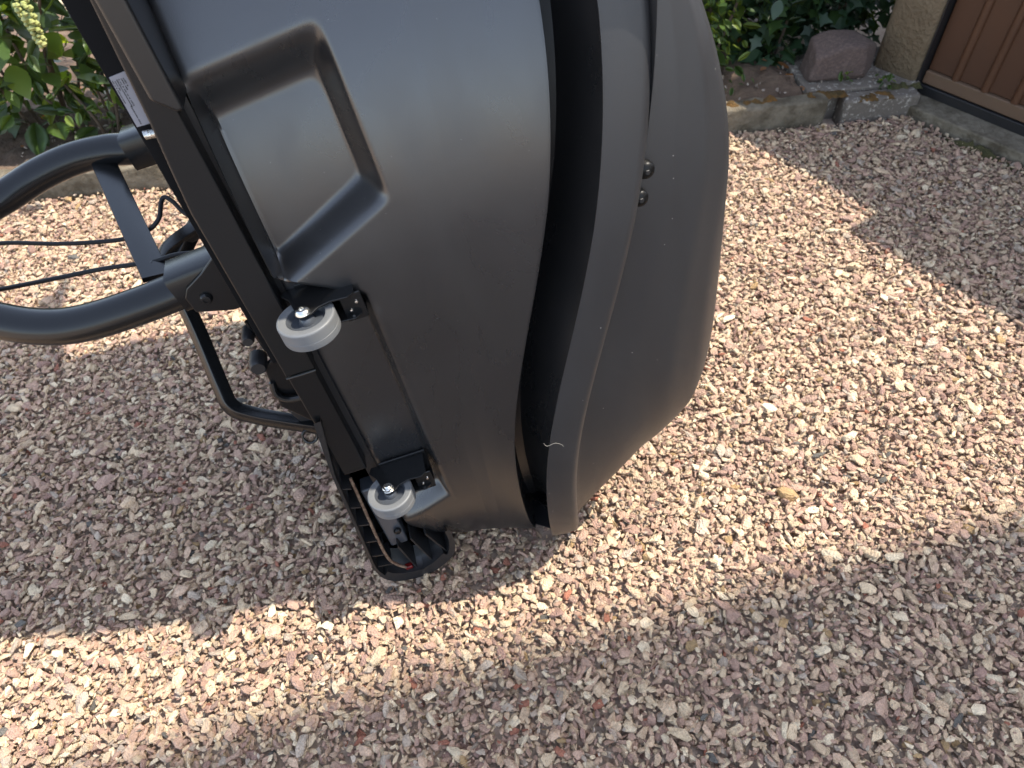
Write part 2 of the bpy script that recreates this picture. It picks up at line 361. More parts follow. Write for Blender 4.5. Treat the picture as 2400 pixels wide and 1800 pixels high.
pal = np.array([(.37, .26, .215), (.31, .215, .185), (.44, .33, .26), (.52, .43, .32), (.58, .51, .40), (.37, .32, .28), (.27, .18, .16), (.27, .115, .08), (.10, .10, .098), (.31, .22, .12), (.46, .36, .27)])
pw = np.array([.19, .09, .17, .15, .09, .07, .04, .008, .007, .010, .16]); pw /= pw.sum()
def region(x, y):
    p = (x - K0.x) * KN.x + (y - K0.y) * KN.y
    q = (x - G0.x) * GN.x + (y - G0.y) * GN.y
    return (p < -.004) & (q > .060) & (y > -.5) & (np.abs(x) < 1.45 + .55 * y)
P = []; Rr = []; Sc = []
def layer(step, smin, smax, z0, zj, tilt, keep=1, mean=None):
    xs = np.arange(-2.6, 2.6, step); ys = np.arange(-.5, 2.3, step)
    X_, Y_ = np.meshgrid(xs, ys); X_ = X_.ravel(); Y_ = Y_.ravel()
    X_ = X_ + rng.uniform(-.5, .5, X_.size) * step; Y_ = Y_ + rng.uniform(-.5, .5, Y_.size) * step
    m_ = region(X_, Y_) & (rng.random(X_.size) < keep) & (np.hypot(X_ + .008, Y_ - .654) > (.042 if z0 > -.012 else .0)); X_ = X_[m_]; Y_ = Y_[m_]; k = X_.size
    s = np.clip(np.exp(rng.normal(math.log((smin + smax) / 2 if mean is None else mean), .32, k)), smin, smax) / 2
    lump = .004 * np.sin(X_ * 7 + 1.3 * np.sin(Y_ * 5)) * np.cos(Y_ * 6)
    z = z0 + rng.uniform(-zj, zj, k) + lump
    P.append(np.stack([X_, Y_, z], 1)); Rr.append(np.stack([rng.normal(0, tilt, k), rng.normal(0, tilt, k), rng.uniform(0, 2 * np.pi, k)], 1))
    Sc.append(s[:, None] * np.stack([rng.uniform(.92, 1.3, k), rng.uniform(.75, 1.1, k), rng.uniform(.85, 1.2, k)], 1))
layer(.0115, .008, .022, -.016, .004, .6, mean=.0145)
layer(.0115, .008, .026, -.007, .003, .4, mean=.0150)
layer(.0142, .009, .032, -.001, .003, .27, .95, mean=.0158)
layer(.0560, .024, .042, .002, .003, .18, .5, mean=.028)
layer(.0130, .005, .010, .002, .005, .8, .8, mean=.0072)
P = np.concatenate(P); Rr = np.concatenate(Rr); Sc = np.concatenate(Sc); N_ = len(P)
C_ = pal[rng.choice(len(pal), N_, p=pw)] * np.array([1.38, 1.325, 1.21]) * rng.uniform(.85, 1.18, (N_, 1)) * np.array([1.0, .965, .93]); C_ = np.concatenate([C_, np.ones((N_, 1))], 1)
me = bpy.data.meshes.new('gravel'); me.vertices.add(N_); me.vertices.foreach_set('co', P.astype(np.float32).ravel())
for nm, ty, arr, key in (('stone_rot', 'FLOAT_VECTOR', Rr, 'vector'), ('stone_size', 'FLOAT_VECTOR', Sc, 'vector'), ('stone_colour', 'FLOAT_COLOR', C_, 'color')):
    a_ = me.attributes.new(nm, ty, 'POINT'); a_.data.foreach_set(key, arr.astype(np.float32).ravel())
a_ = me.attributes.new('stone_kind', 'INT', 'POINT'); a_.data.foreach_set('value', rng.integers(0, NS, N_).astype(np.int32))
gv = bpy.data.objects.new('gravel', me); COL.objects.link(gv); tag(gv, 'pink and cream crushed stone gravel covering the yard', 'gravel', kind='stuff')
me.materials.append(M['stone'])
ng = bpy.data.node_groups.new('scatter_stones', 'GeometryNodeTree')
ng.interface.new_socket('Geometry', in_out='INPUT', socket_type='NodeSocketGeometry'); ng.interface.new_socket('Geometry', in_out='OUTPUT', socket_type='NodeSocketGeometry')
gi = ng.nodes.new('NodeGroupInput'); go = ng.nodes.new('NodeGroupOutput'); mp = ng.nodes.new('GeometryNodeMeshToPoints'); ip = ng.nodes.new('GeometryNodeInstanceOnPoints')
ci = ng.nodes.new('GeometryNodeCollectionInfo'); ci.inputs['Collection'].default_value = SC; ci.inputs['Separate Children'].default_value = True; ci.inputs['Reset Children'].default_value = True
def named(nm, ty):
    q = ng.nodes.new('GeometryNodeInputNamedAttribute'); q.data_type = ty; q.inputs[0].default_value = nm; return q.outputs[0]
Lk = ng.links
Lk.new(gi.outputs[0], mp.inputs[0]); Lk.new(mp.outputs[0], ip.inputs['Points']); Lk.new(ci.outputs[0], ip.inputs['Instance']); ip.inputs['Pick Instance'].default_value = True
Lk.new(named('stone_kind', 'INT'), ip.inputs['Instance Index']); Lk.new(named('stone_size', 'FLOAT_VECTOR'), ip.inputs['Scale'])
er = ng.nodes.new('FunctionNodeEulerToRotation'); Lk.new(named('stone_rot', 'FLOAT_VECTOR'), er.inputs[0]); Lk.new(er.outputs[0], ip.inputs['Rotation'])
Lk.new(ip.outputs[0], go.inputs[0])
gv.modifiers.new('stones', 'NODES').node_group = ng

# ================================================================ CARGO BOX on its carrier, stood on end
# local axes: x = from the carrier towards the lid, y = away from the viewer, z = along the long side
RB = Matrix(((.95664, -.26242, -.12638), (.27134, .96067, .05913), (.10589, -.09086, .99022)))
CB = empty('cargo_box_carrier', (-.2328, .5384, .0522)); CB.rotation_euler = RB.to_euler(); CB.scale = (.961,) * 3
tag(CB, 'black plastic towbar cargo box standing on end on its tubular steel carrier', 'cargo box')

HC, WC = .29, .75
# --- hull
_w = np.linspace(-.1, .90, 92); rimW = _w
rimL = np.interp(_w, [-.1, .0, .06, .11, .20, .30, .418, .546, .65, .745,   .80, .86, .90], [.282, .263, .261, .261, .265, .280, .312, .354, .384, .402, .410, .413, .414])
for _ in range(30): rimL[1:-1] = (rimL[:-2] + rimL[1:-1] * 2 + rimL[2:]) / 4
def tuck(a_, w_): return .060 * sst((a_ - .0) / .09) * sst((.10 - w_) / .12)   # the rim runs in under the hull at the end
def rim_l(wv):
    q = np.where(wv > .86, .86 - (wv - .86) * 1.2, wv); return np.interp(q, rimW, rimL)
nsup = 12.
def usup(th, n_): c, s = np.cos(th), np.sin(th); r = (np.abs(c) ** n_ + np.abs(s) ** n_) ** (-1 / n_); return r * c, r * s
wu = np.linspace(-.9995, .9995, 520)
wu = np.sign(wu) * np.abs(wu)
th_front = np.arctan2(wu, -(1 - np.abs(wu) ** nsup) ** (1 / nsup)); th_front = np.where(th_front < 0, th_front + 2 * np.pi, th_front)
th_front = np.sort(th_front)                                            # w from + to -
lo, hi = th_front[0], th_front[-1]
th_back = np.concatenate([np.linspace(hi, hi + (2 * np.pi - hi + lo), 120)[1:-1]]) % (2 * np.pi)
TH = np.concatenate([th_front, th_back]); NT = len(TH)
LCR = .384
ls = np.concatenate([[.030, .0305, .032, .035, .040], np.arange(.0425, .262, .0024), np.arange(.2645, LCR - .004, .0026), LCR + np.array([-.003, -.002, -.001, 0, .0008, .0018, .0035, .006, .010, .015, .022, .030])])
ND = int(np.argmin(np.abs(ls - LCR)))
inset = np.interp(ls, [.030, .0305, .032, .035, .040], [.010, .0065, .003, .0008, 0])
Wh = np.interp(ls, [.03, .07, .12, .17, .25, LCR - .03, LCR, LCR + .03], [.700, .755, .792, .806, .818, .830, .832, .825])
Ah = np.interp(ls, [.03, .2, .26, .32, .38, .5], [.290, .290, .293, .300, .308, .310])
# the corner of the end gets rounder than a plain superellipse
def halfplane(l, wv, p, q, width):
    """ramp 0..1 that rises to the left of p->q over the given width"""
    dx, dz = q[0] - p[0], q[1] - p[1]; ln = math.hypot(dx, dz)
    d = ((l - p[0]) * -dz + (wv - p[1]) * dx) / ln
    return d / width
def pocket(l, wv, planes, depth, k=9.):
    e = [np.clip(halfplane(l, wv, *pl), -3, 3) for pl in planes]
    s = sum(np.exp(-k * np.clip(x, -1, 2)) for x in e); m_ = -np.log(s) / k
    m_ = np.clip((m_ + .0) / 1.0, 0, 1); return depth * sst(m_)
def depth_field(l, wv):
    h = pocket(l, wv, [((.205, .880), (.0, .856), .060), ((.189, .66), (.176, .90), .028), ((.0, .602), (.196, .698), .028), ((.031, .9), (.031, .5), .010)], .040, 6.5)
    out = h
    for mir in (0, 1):
        w2 = wv if not mir else 1.64 - wv
        q = pocket(l, w2, [((.16, .566), (.02, .652), .020), ((.123, .1), (.123, .60), .013), ((.0, .090), (.2, .190), .030)], .028, 14.)
        out = np.maximum(out, q)
    return out
V = []; F = []
for i, l in enumerate(ls):
    ca, cw = usup(TH, nsup)
    a_ = HC + (Ah[i] - inset[i]) * ca; w_ = WC + (Wh[i] - inset[i]) * cw
    lc = rim_l(w_) - .030; l_ = np.where(l > .15, np.where(l > LCR, lc + l - LCR, .15 + (l - .15) * (lc - .15) / (LCR - .15)), l)
    D = depth_field(l_, w_)
    fr = ca < -.3; edge = sst((a_ < .05) * (1 - np.clip((a_ - 0) / .05, 0, 1)))
    bow = .020 * (np.abs((w_ - WC) / .75) ** 3) - .006 + .74 * np.clip(w_ - .62, 0, 9) ** 2 + .075 * sst(max(0, l - LCR) / .016 + .0) ** .6
    D = D - .0013 * np.exp(-((l_ - .1275) / .0032) ** 2) * sst((w_ - .13) / .02) * sst((.57 - w_) / .02)                    # gently bowed face
    e_ = np.clip(Wh[i] - inset[i] - np.abs(w_ - WC), 0, 1); RR = .058
    rnd = np.where(e_ < RR, RR - np.sqrt(np.maximum(RR ** 2 - (RR - e_) ** 2, 0)), 0)
    a_ = np.where(fr, np.maximum(a_, HC - Ah[i] + inset[i] + rnd) + D * edge + bow, a_)
    for q in zip(l_, a_, w_): V.append(q)

for hh, ins in ((.046, .030), (.050, .010)):                            # gutter that meets the inside of the skirt
    ca, cw = usup(TH, 5.); w_ = .780 + (.870 - ins) * cw; a_ = HC + (.385 - ins) * ca
    for q in zip(rim_l(w_) + hh - tuck(a_, w_), a_, w_): V.append(q)
for i in range(len(ls) + 1):
    for k in range(NT): F.append([i * NT + k, i * NT + (k + 1) % NT, (i + 1) * NT + (k + 1) % NT, (i + 1) * NT + k])
F.append(list(range(NT)))
hull = me_obj('hull', V, F, M['hull'], CB)
hull['label'] = 'black box shell with handle recess and wheel pockets'
# deeper foot of the hull above the handle zone
V, F = prism([(.0095, .858), (.026, .843), (.0335, .842), (.0335, 1.42), (.0095, 1.42)], 1, -.012, .06)
me_obj('hull_foot', V, F, M['foot'], CB, bevel=.004, seg=3)

# --- lid
NL = 240; THL = np.linspace(0, 2 * np.pi, NL, endpoint=False); nl = 5.
AL, WL, WCL = .385, .870, .780
rings = []                                                             # (offset from rim or None, inset a, inset w, s)
for h_, ia, iw in ((.052, .014, .014), (.030, .007, .007), (.006, .003, .003), (.0, .0014, .0014), (0., 0., 0.), (.004, -.001, -.001), (.020, -.003, -.003), (.0370, -.0030, -.003), (.0408, -.0025, -.0025), (.0442, -.0010, -.001), (.0472, .0014, .0014), (.0495, .0045, .0045), (.0510, .0082, .008), (.0518, .0125, .012), (.0522, .0170, .016), (.0532, .0200, .019), (.0552, .0215, .0205)):
    rings.append(('rim', h_, ia, iw))
sv = np.linspace(.03, 1, 26)
for s_ in sv:
    rings.append(('wall', s_, float(np.interp(s_, [0, .3, .6, .8, .9, .96, 1], [.0222, .0245, .031, .045, .062, .085, .13])), float(np.interp(s_, [0, .08, .3, .48, .70, .83, .94, 1], [.0215, .048, .105, .152, .185, .21, .27, .36]))))
LT = .590
V = []; F = []
for kd, h_, ia, iw in rings:
    ca, cw = usup(THL, nl)
    a_ = HC + (AL - ia) * ca; w_ = WCL + (WL - iw) * cw
    wr = WCL + WL * cw; base = rim_l(wr) - tuck(HC + AL * ca, wr)
    if kd == 'rim': l_ = base + h_
    else: LTw = .584 - np.clip(.9 * np.clip(w_ - .60, 0, 9) ** 2, 0, .07); l_ = (base + .056) * (1 - h_) + LTw * h_
    a_ = a_ + np.where(ca < 0, .40 * np.clip(w_ - .62, 0, 9) ** 2 * np.clip(-ca * 4, 0, 1), 0)
    for q in zip(l_, a_, w_): V.append(q)
nr = len(rings)
for i in range(nr - 1):
    for k in range(NL): F.append([i * NL + k, i * NL + (k + 1) % NL, (i + 1) * NL + (k + 1) % NL, (i + 1) * NL + k])
F.append([(nr - 1) * NL + k for k in range(NL)])
lid = me_obj('lid', V, F, M['lid'], CB); 
lid['label'] = 'charcoal textured lid with a raised skirt round its rim'
# inner liner so that the gap under the skirt is closed and dark
# --- bolts on the lid
for (l_, wv) in ((.446, .686), (.438, .655)):
    c = (l_, -.083, wv)
    hd = me_obj('lid_bolt', *lathe([(0, -.0045), (.005, -.0040), (.0085, -.0018), (.0098, .001), (.0098, .006)], c, 1, 28), M['bolt'], CB)
    me_obj('bolt_socket', *lathe([(0, -.0050), (.0026, -.0050), (.0032, -.0040)], c, 1, 6), M['matte'], hd, smooth=False)

# --- main rail
xr = .0225
V, F = prism([(-.0168, .487), (xr, .487), (xr, 1.45), (.004, 1.45), (.001, .95), (-.007, .836), (-.0125, .785), (-.0168, .737)], 1, .010, .052)
me_obj('rail', V, F, M['powder'], CB, bevel=.003, seg=3)
V, F = prism([(-.0155, .27), (xr - .002, .27), (xr - .002, .484), (-.0155, .484)], 1, .0115, .050)
me_obj('rail_sleeve', V, F, M['powder2'], CB, bevel=.0025, seg=3)
me_obj('weld_seam', *tube([(-.017, .0105, .4855), (.0, .0098, .4855), (.022, .0105, .4855)], .0016, 8), M['powder2'], CB)
me_obj('base_panel', *box(.012, .0295, .035, .56, .10, 1.42), M['matte'], CB, smooth=False)
# dark web plate behind the rail with the type label
V, F = prism([(-.0285, .50), (.0, .50), (.004, 1.45), (-.020, 1.45), (-.0265, .94)], 1, .030, .036)
me_obj('web_plate', V, F, M['dead'], CB, bevel=.001)
V, F = prism([(-.0248, .826), (-.0120, .826), (-.0085, .876), (-.0240, .8745)], 1, .0290, .0297)
st = me_obj('type_label', V, F, M['label'], CB, bevel=.0002); 
for x0, z0, z1 in ((-.0232, .871, .850), (-.0212, .870, .862), (-.0192, .871, .844), (-.0172, .871, .846), (-.0150, .871, .860), (-.0130, .871, .864), (-.0200, .846, .829)):
    z = z0; VV = []; FF = []
    while z > z1:
        hgt = random.uniform(.0006, .0014); wd = random.uniform(.0006, .0010)
        VV, FF = merge((VV, FF), prism([(x0, z), (x0 + wd, z), (x0 + wd, z - hgt), (x0, z - hgt)], 1, .0286, .02895)); z -= hgt + .00035 + (random.random() < .15) * .001
    me_obj('print_line', VV, FF, M['ink'], st, smooth=False)
# spring and latch pin
sp = []
for k in range(150):
    t_ = k / 149; an = t_ * 9 * 2 * math.pi; sp.append((-.020 + t_ * .011, .022 + .0042 * math.cos(an), .8195 + .0042 * math.sin(an) - t_ * .001))
me_obj('spring', *tube(sp, .0006, 6), M['zinc'], CB)
me_obj('spring_clip', *tube([(-.008, .020, .822), (-.004, .020, .818), (-.003, .018, .808)], .0018, 8), M['powder2'], CB)
me_obj('latch_pin', *tube([(-.006, .022, .915), (-.006, .022, .896), (-.005, .024, .880)], .0035, 10), M['matte'], CB)

# --- arms
armL = smooth_path([(-.02, .137, .592), (-.09, .136, .582), (-.17, .134, .575), (-.248, .139, .571), (-.303, .150, .577), (-.36, .172, .594), (-.45, .215, .628), (-.56, .27, .665)], 10)
me_obj('arm_tube', *tube(armL, .0245, 32), M['powder2'], CB)
armU = smooth_path([(-.02, .455, .655), (-.163, .464, .644), (-.22, .472, .649), (-.275, .478, .649), (-.335, .476, .641), (-.404, .464, .626), (-.48, .42, .625), (-.56, .34, .655)], 10)
me_obj('arm_tube', *tube(armU, .0245, 32), M['powder2'], CB)
me_obj('tow_socket', *tube([(-.54, .30, .62), (-.60, .30, .70), (-.66, .30, .73)], .035, 24), M['powder2'], CB)
me_obj('cross_plate', *tube([(-.236, .475, .640), (-.150, .175, .584)], 0, square=(.0175, .004), up=(.35, -.35, .87)), M['powder2'], CB)
# clamp sleeves and brackets
me_obj('clamp_sleeve', *tube([(-.118, .136, .586), (-.028, .137, .594)], 0, square=(.0275, .0275), up=(0, 0, 1)), M['powder2'], CB)
me_obj('clamp_sleeve', *tube([(-.186, .464, .645), (-.06, .459, .652)], 0, square=(.0275, .0275), up=(0, 0, 1)), M['powder2'], CB)
br = [(-.104, .560), (-.060, .547), (-.016, .548), (-.016, .645), (-.045, .632), (-.072, .612), (-.098, .597), (-.106, .585)]
for aa in (.1025, .1655): me_obj('arm_bracket', *prism(br, 1, aa, aa + .0055), M['powder2'], CB, bevel=.002)
for aa in (.430, .492): me_obj('arm_bracket', *prism([(p[0] - .045, p[1] + .062) for p in br], 1, aa, aa + .0055), M['powder2'], CB, bevel=.002)
def bolt(c, axis, r, m, par, sgn=-1, name='bolt'):
    o = me_obj(name, *lathe([(0, sgn * .45 * r), (.38 * r, sgn * .45 * r), (.42 * r, sgn * .62 * r), (.7 * r, sgn * .58 * r), (.95 * r, sgn * .28 * r), (r, 0), (r, -sgn * .1 * r)], c, axis, 32), m, par); return o
bolt((-.082, .1015, .577), 1, .0082, M['powder'], CB, name='arm_bolt')
bolt((-.130, .429, .640), 1, .0095, M['powder'], CB, name='arm_bolt')
# carrier rails behind (square tubes) and the U shaped stand
me_obj('rear_rail', *tube([(.002, .50, .10), (.002, .50, 1.42)], 0, square=(.02, .02), up=(0, 1, 0)), M['powder'], CB)
for wv in (.60, .95): me_obj('cross_rail', *tube([(.002, .06, wv), (.002, .48, wv)], 0, square=(.015, .018), up=(0, 0, 1)), M['powder'], CB)
loop = smooth_path([(-.112, .322, .560), (-.172, .320, .536), (-.178, .300, .505), (-.172, .245, .430), (-.166, .185, .366), (-.160, .160, .340), (-.135, .146, .324), (-.085, .124, .308), (.0, .09, .284)], 6)
me_obj('support_loop', *tube(loop, 0, square=(.0105, .0105), up=(0, 1, .5)), M['powder2'], CB)
me_obj('support_strut', *tube([(-.178, .305, .508), (-.100, .335, .575), (.0, .35, .63)], 0, square=(.0105, .008), up=(0, 1, .5)), M['powder2'], CB)
# cables with clips
c1 = smooth_path([(-.48, .35, .63), (-.374, .329, .62), (-.295, .307, .605), (-.231, .292, .596), (-.189, .286, .593), (-.162, .287, .597), (-.145, .294, .606), (-.138, .305, .617), (-.1335, .311, .6225), (-.128, .312, .624), (-.119, .304, .617), (-.105, .286, .601), (-.06, .25, .58)], 6)
me_obj('cable', *tube(c1, .0032, 10), M['rubber'], CB)
c2 = smooth_path([(-.46, .25, .605), (-.365, .236, .60), (-.285, .226, .597), (-.221, .218, .595), (-.158, .208, .590), (-.125, .206, .591), (-.102, .202, .589), (-.075, .196, .585), (-.03, .17, .57)], 6)
me_obj('cable', *tube(c2, .0032, 10), M['rubber'], CB)
for c in ((-.180, .285, .588), (-.156, .207, .584)):
    me_obj('cable_clip', *merge(box(c[0] - .006, c[0] + .006, c[1] - .006, c[1] + .004, c[2] - .007, c[2] - .001), box(c[0] - .002, c[0] + .002, c[1] - .006, c[1] + .005, c[2] - .001, c[2] + .009)), M['matte'], CB, bevel=.001)
# latch hardware hanging behind the rail
me_obj('latch_plate', *prism([(-.060, .455), (-.035, .470), (-.016, .45), (-.016, .30), (-.040, .33), (-.068, .375)], 1, .085, .092), M['powder2'], CB, bevel=.003)
for (l_, a_, w_, r_) in ((-.058, .095, .508, .0085), (-.064, .092, .462, .0125)):
    me_obj('latch_knob', *lathe([(0, -.016), (r_ * .75, -.016), (r_, -.011), (r_, .012)], (l_, a_, w_), 1, 28), M['matte'], CB)
me_obj('latch_rod', *tube([(-.050, .095, .53), (-.046, .095, .475)], .0035, 8), M['powder2'], CB)
me_obj('latch_hook', *tube(smooth_path([(-.060, .085, .425), (-.062, .080, .405), (-.050, .078, .392), (-.030, .078, .388)], 6), .005, 10), M['powder2'], CB)
me_obj('plate_holder', *prism([(-.045, .36), (-.016, .38), (-.016, .26), (-.060, .30), (-.070, .335)], 1, .11, .116), M['matte'], CB, bevel=.006)
rg = [(-.058 + .011 * math.cos(k * math.pi / 12), .10 + .004 * math.sin(k * math.pi / 12), .285 + .011 * math.sin(k * math.pi / 12)) for k in range(24)]
me_obj('ring', *tube(rg + [rg[0]], .0025, 8), M['powder2'], CB)

# --- tail light housing at the foot, open side seen
out = [(-.030, .44), (-.040, .325), (-.0385, .20), (-.037, .090), (-.033, .058), (-.021, .036), (0, .014), (.034, .002), (.066, .010), (.090, .028), (.104, .055), (.112, .10), (.112, .44)]
out = [(p[0], p[1]) for p in [(-.014, .40), (-.030, .285), (-.050, .040)]] + [(-.0505, .010), (-.046, -.014), (-.036, -.032), (-.018, -.044), (.006, -.050), (.028, -.051), (.050, -.044), (.072, -.030), (.088, -.012), (.096, .012), (.098, .03), (.098, .06)]
_o = smooth_path([(p[0], 0, p[1]) for p in out[2:]], 5); out = out[:2] + [(p.x, p.z) for p in _o]
cx, cz = .036, .20
inn = []
for x_, z_ in out:
    tl = .0045 if (x_ < -.02 and z_ > -.02) else .010
    dx, dz = x_ - cx, z_ - cz
    inn.append((x_ + (tl if x_ < cx else -tl * .9), z_ + (.020 if z_ < -.02 else (.006 if z_ < .03 else 0))))
def ringwall(o_, i_, a0, a1):
    n_ = len(o_); V = [(p[0], a0, p[1]) for p in o_] + [(p[0], a0 + .001, p[1]) for p in i_] + [(p[0], a1, p[1]) for p in i_] + [(p[0] * .98 + .0007, a1 + .004, p[1] * .985 + .003) for p in o_]
    F = []
    for q in range(3):
        for k in range(n_ - 1): F.append([q * n_ + k, q * n_ + k + 1, (q + 1) * n_ + k + 1, (q + 1) * n_ + k])
    F.append([2 * n_ + k for k in range(n_)]); F.append([3 * n_ + k for k in range(n_)][::-1])
    return V, F
V, F = ringwall(out, inn, .004, .060)
tl_ = me_obj('light_housing', V, F, M['matte'], CB, bevel=.003, seg=3, angle=50)
for x0, x1, zz in ((-.030, -.016, .245), (-.034, -.018, .195), (-.037, -.020, .145), (-.041, -.022, .095), (-.044, -.022, .05), (-.044, -.020, .015)):
    me_obj('rib', *prism([(x0, zz), (x1, zz - .006), (x1, zz - .009), (x0, zz - .003)], 1, .010, .058), M['matte'], tl_)
for x0, z0, x1, z1 in ((.002, .05, .014, -.034), (.028, .06, .046, -.032), (.054, .06, .076, -.014)):
    me_obj('rib', *prism([(x0, z0), (x1, z1), (x1 + .0024, z1 + .001), (x0 + .0024, z0 + .001)], 1, .012, .058), M['matte'], tl_)
me_obj('lamp_box', *box(-.012, .020, .030, .060, .03, .20), M['hub'], tl_, bevel=.004)
me_obj('wire', *tube(smooth_path([(-.012, .020, .25), (-.016, .018, .18), (-.021, .014, .09), (-.022, .012, .03), (-.014, .012, .0), (-.002, .012, -.018)], 6), .0026, 8), M['rust'], tl_)
me_obj('reflector_tab', *box(-.004, .010, .010, .020, -.026, -.018), M['red'], tl_, bevel=.002)
bolt((.012, .026, .075), 1, .007, M['powder'], tl_, name='screw')

# --- casters
def caster(wt, c, bolt_kind, first=None):
    r = .0345; th = .026
    base = me_obj('caster', *merge(box(c[0] - .008, c[0] + .066, .021, .0245, wt - .036, wt + .008), box(c[0] + .052, c[0] + .066, -.014, .021, wt - .036, wt - .0335)), M['powder'], CB, bevel=.0015)
    ch = [(c[0] - .021, .0225), (c[0] - .025, .012), (c[0] - .016, .000), (c[0] - .010, c[1] + .008), (c[0] - .006, c[1] - .006), (c[0] + .001, c[1] - .0085), (c[0] + .009, c[1] - .006), (c[0] + .018, c[1] + .002), (c[0] + .032, c[1] + .006), (c[0] + .052, c[1] + .004), (c[0] + .060, c[1] + .010), (c[0] + .062, .0225)]
    me_obj('flange', *box(c[0] + .040, c[0] + .066, -.0155, -.0130, wt - .040, wt - .001), M['powder'], base, bevel=.003)
    me_obj('fork', *prism(ch, 2, wt + .0015, wt + .004), M['powder'], base, bevel=.0008)
    me_obj('fork', *prism(ch, 2, wt - th - .0045, wt - th - .002), M['powder'], base, bevel=.0008)
    pr = [(.0235, -.004), (.0235, -.0012), (.0245, -.0006), (.0312, -.0006), (.0318, 0), (.0332, -.0003), (.0341, -.0010), (r, -.0022), (r, -.0040), (r, -.0140), (r - .0003, -.0143), (r - .0003, -.0146), (r, -.0149), (r, -.0222), (.0341, -.0240), (.0330, -.0250), (.0305, -.026), (.0245, -.026)]
    me_obj('tyre', *lathe(pr, (c[0], c[1], wt - .0015), 2, 64), M['tyre'], base)
    pr = [(.0, -.001), (.007, -.001), (.0085, -.003), (.010, -.008), (.0200, -.0085), (.0225, -.003), (.0238, -.002), (.0238, -.024), (.02, -.020), (0, -.020)]
    hb = me_obj('hub', *lathe(pr, (c[0], c[1], wt - .0015), 2, 48), M['hub'], base)
    z0 = wt + .004
    if bolt_kind == 0:
        me_obj('axle_bolt', *lathe([(0, .0028), (.0028, .0028), (.0031, .0055), (.0060, .0050), (.0083, .0030), (.0095, .0008), (.0095, 0)], (c[0], c[1], z0), 2, 36), M['zinc'], base)
    else:
        me_obj('axle_bolt', *lathe([(0, .0095), (.0035, .0095), (.0042, .0085), (.0042, .006), (.0066, .006), (.0075, .0052), (.0075, .001), (.0085, .001), (.0085, 0)], (c[0], c[1], z0), 2, 6 if 0 else 36), M['zinc'], base)
        me_obj('axle_nut', *lathe([(0, .0062), (.0078, .0062), (.0078, .0012)], (c[0], c[1], z0), 2, 6), M['zinc'], base, smooth=False, bevel=.0006)
    for q in ((.058, -.014), (.049, -.024)):
        me_obj('rivet', *lathe([(0, -.0022), (.0018, -.0018), (.0026, 0)], (c[0] + q[0], -.0155, wt + q[1]), 1, 16), M['zinc'], base)
    return base
caster(.602, (.0505, -.031), 0)
caster(.252, (.0435, -.028), 1)
# hair stuck to the skirt
me_obj('stray_hair', *tube(smooth_path([(.2781, -.0925, .3251), (.2815, -.0940, .3186), (.293, -.0955, .3214), (.3013, -.0950, .3135), (.3055, -.0935, .3017)], 6), .00014, 5), M['hair'], CB)
bpy.context.view_layer.update()

# ================================================================ PLANTS
def leaf_mesh(kind, m):
    if kind == 'ovate': O = [(0, 0), (.16, .12), (.30, .34), (.30, .55), (.20, .78), (0, 1.04)]
    elif kind == 'small': O = [(0, 0), (.18, .16), (.27, .42), (.20, .72), (0, .96)]
    else: O = [(0, .06), (.30, -.06), (.26, .22), (.52, .40), (.24, .52), (.13, .72), (0, 1.0)]
    V = []; F = []; n_ = len(O)
    for x_, y_ in O: V.append((0, y_ if x_ or y_ in (0, .06) or y_ > .9 else y_, -.10 * (y_ - .4) ** 2))
    mid = [(0, max(.0, y_), -.14 * (y_ - .35) ** 2) for x_, y_ in O]; V = list(mid)
    for sgn in (1, -1):
        for x_, y_ in O[1:-1]: V.append((sgn * x_, y_, .10 * x_ - .14 * (y_ - .35) ** 2 + .02 * math.sin(y_ * 9)))
    m1 = n_; m2 = n_ + (n_ - 2)
    for base in (m1, m2):
        F.append([0, 1, base]); F.append([n_ - 2, n_ - 1, base + n_ - 3])
        for k in range(1, n_ - 2): F.append([k, k + 1, base + k, base + k - 1])
    me = bpy.data.meshes.new('leaf'); me.from_pydata(V, [], F); me.shade_smooth(); me.materials.append(m); return me
LM = {}
for kd in ('ovate', 'small', 'ivy'):
    for mm in ('leafD', 'leafM', 'leafL', 'leafI', 'leafR'): LM[kd, mm] = leaf_mesh(kd, M[mm])

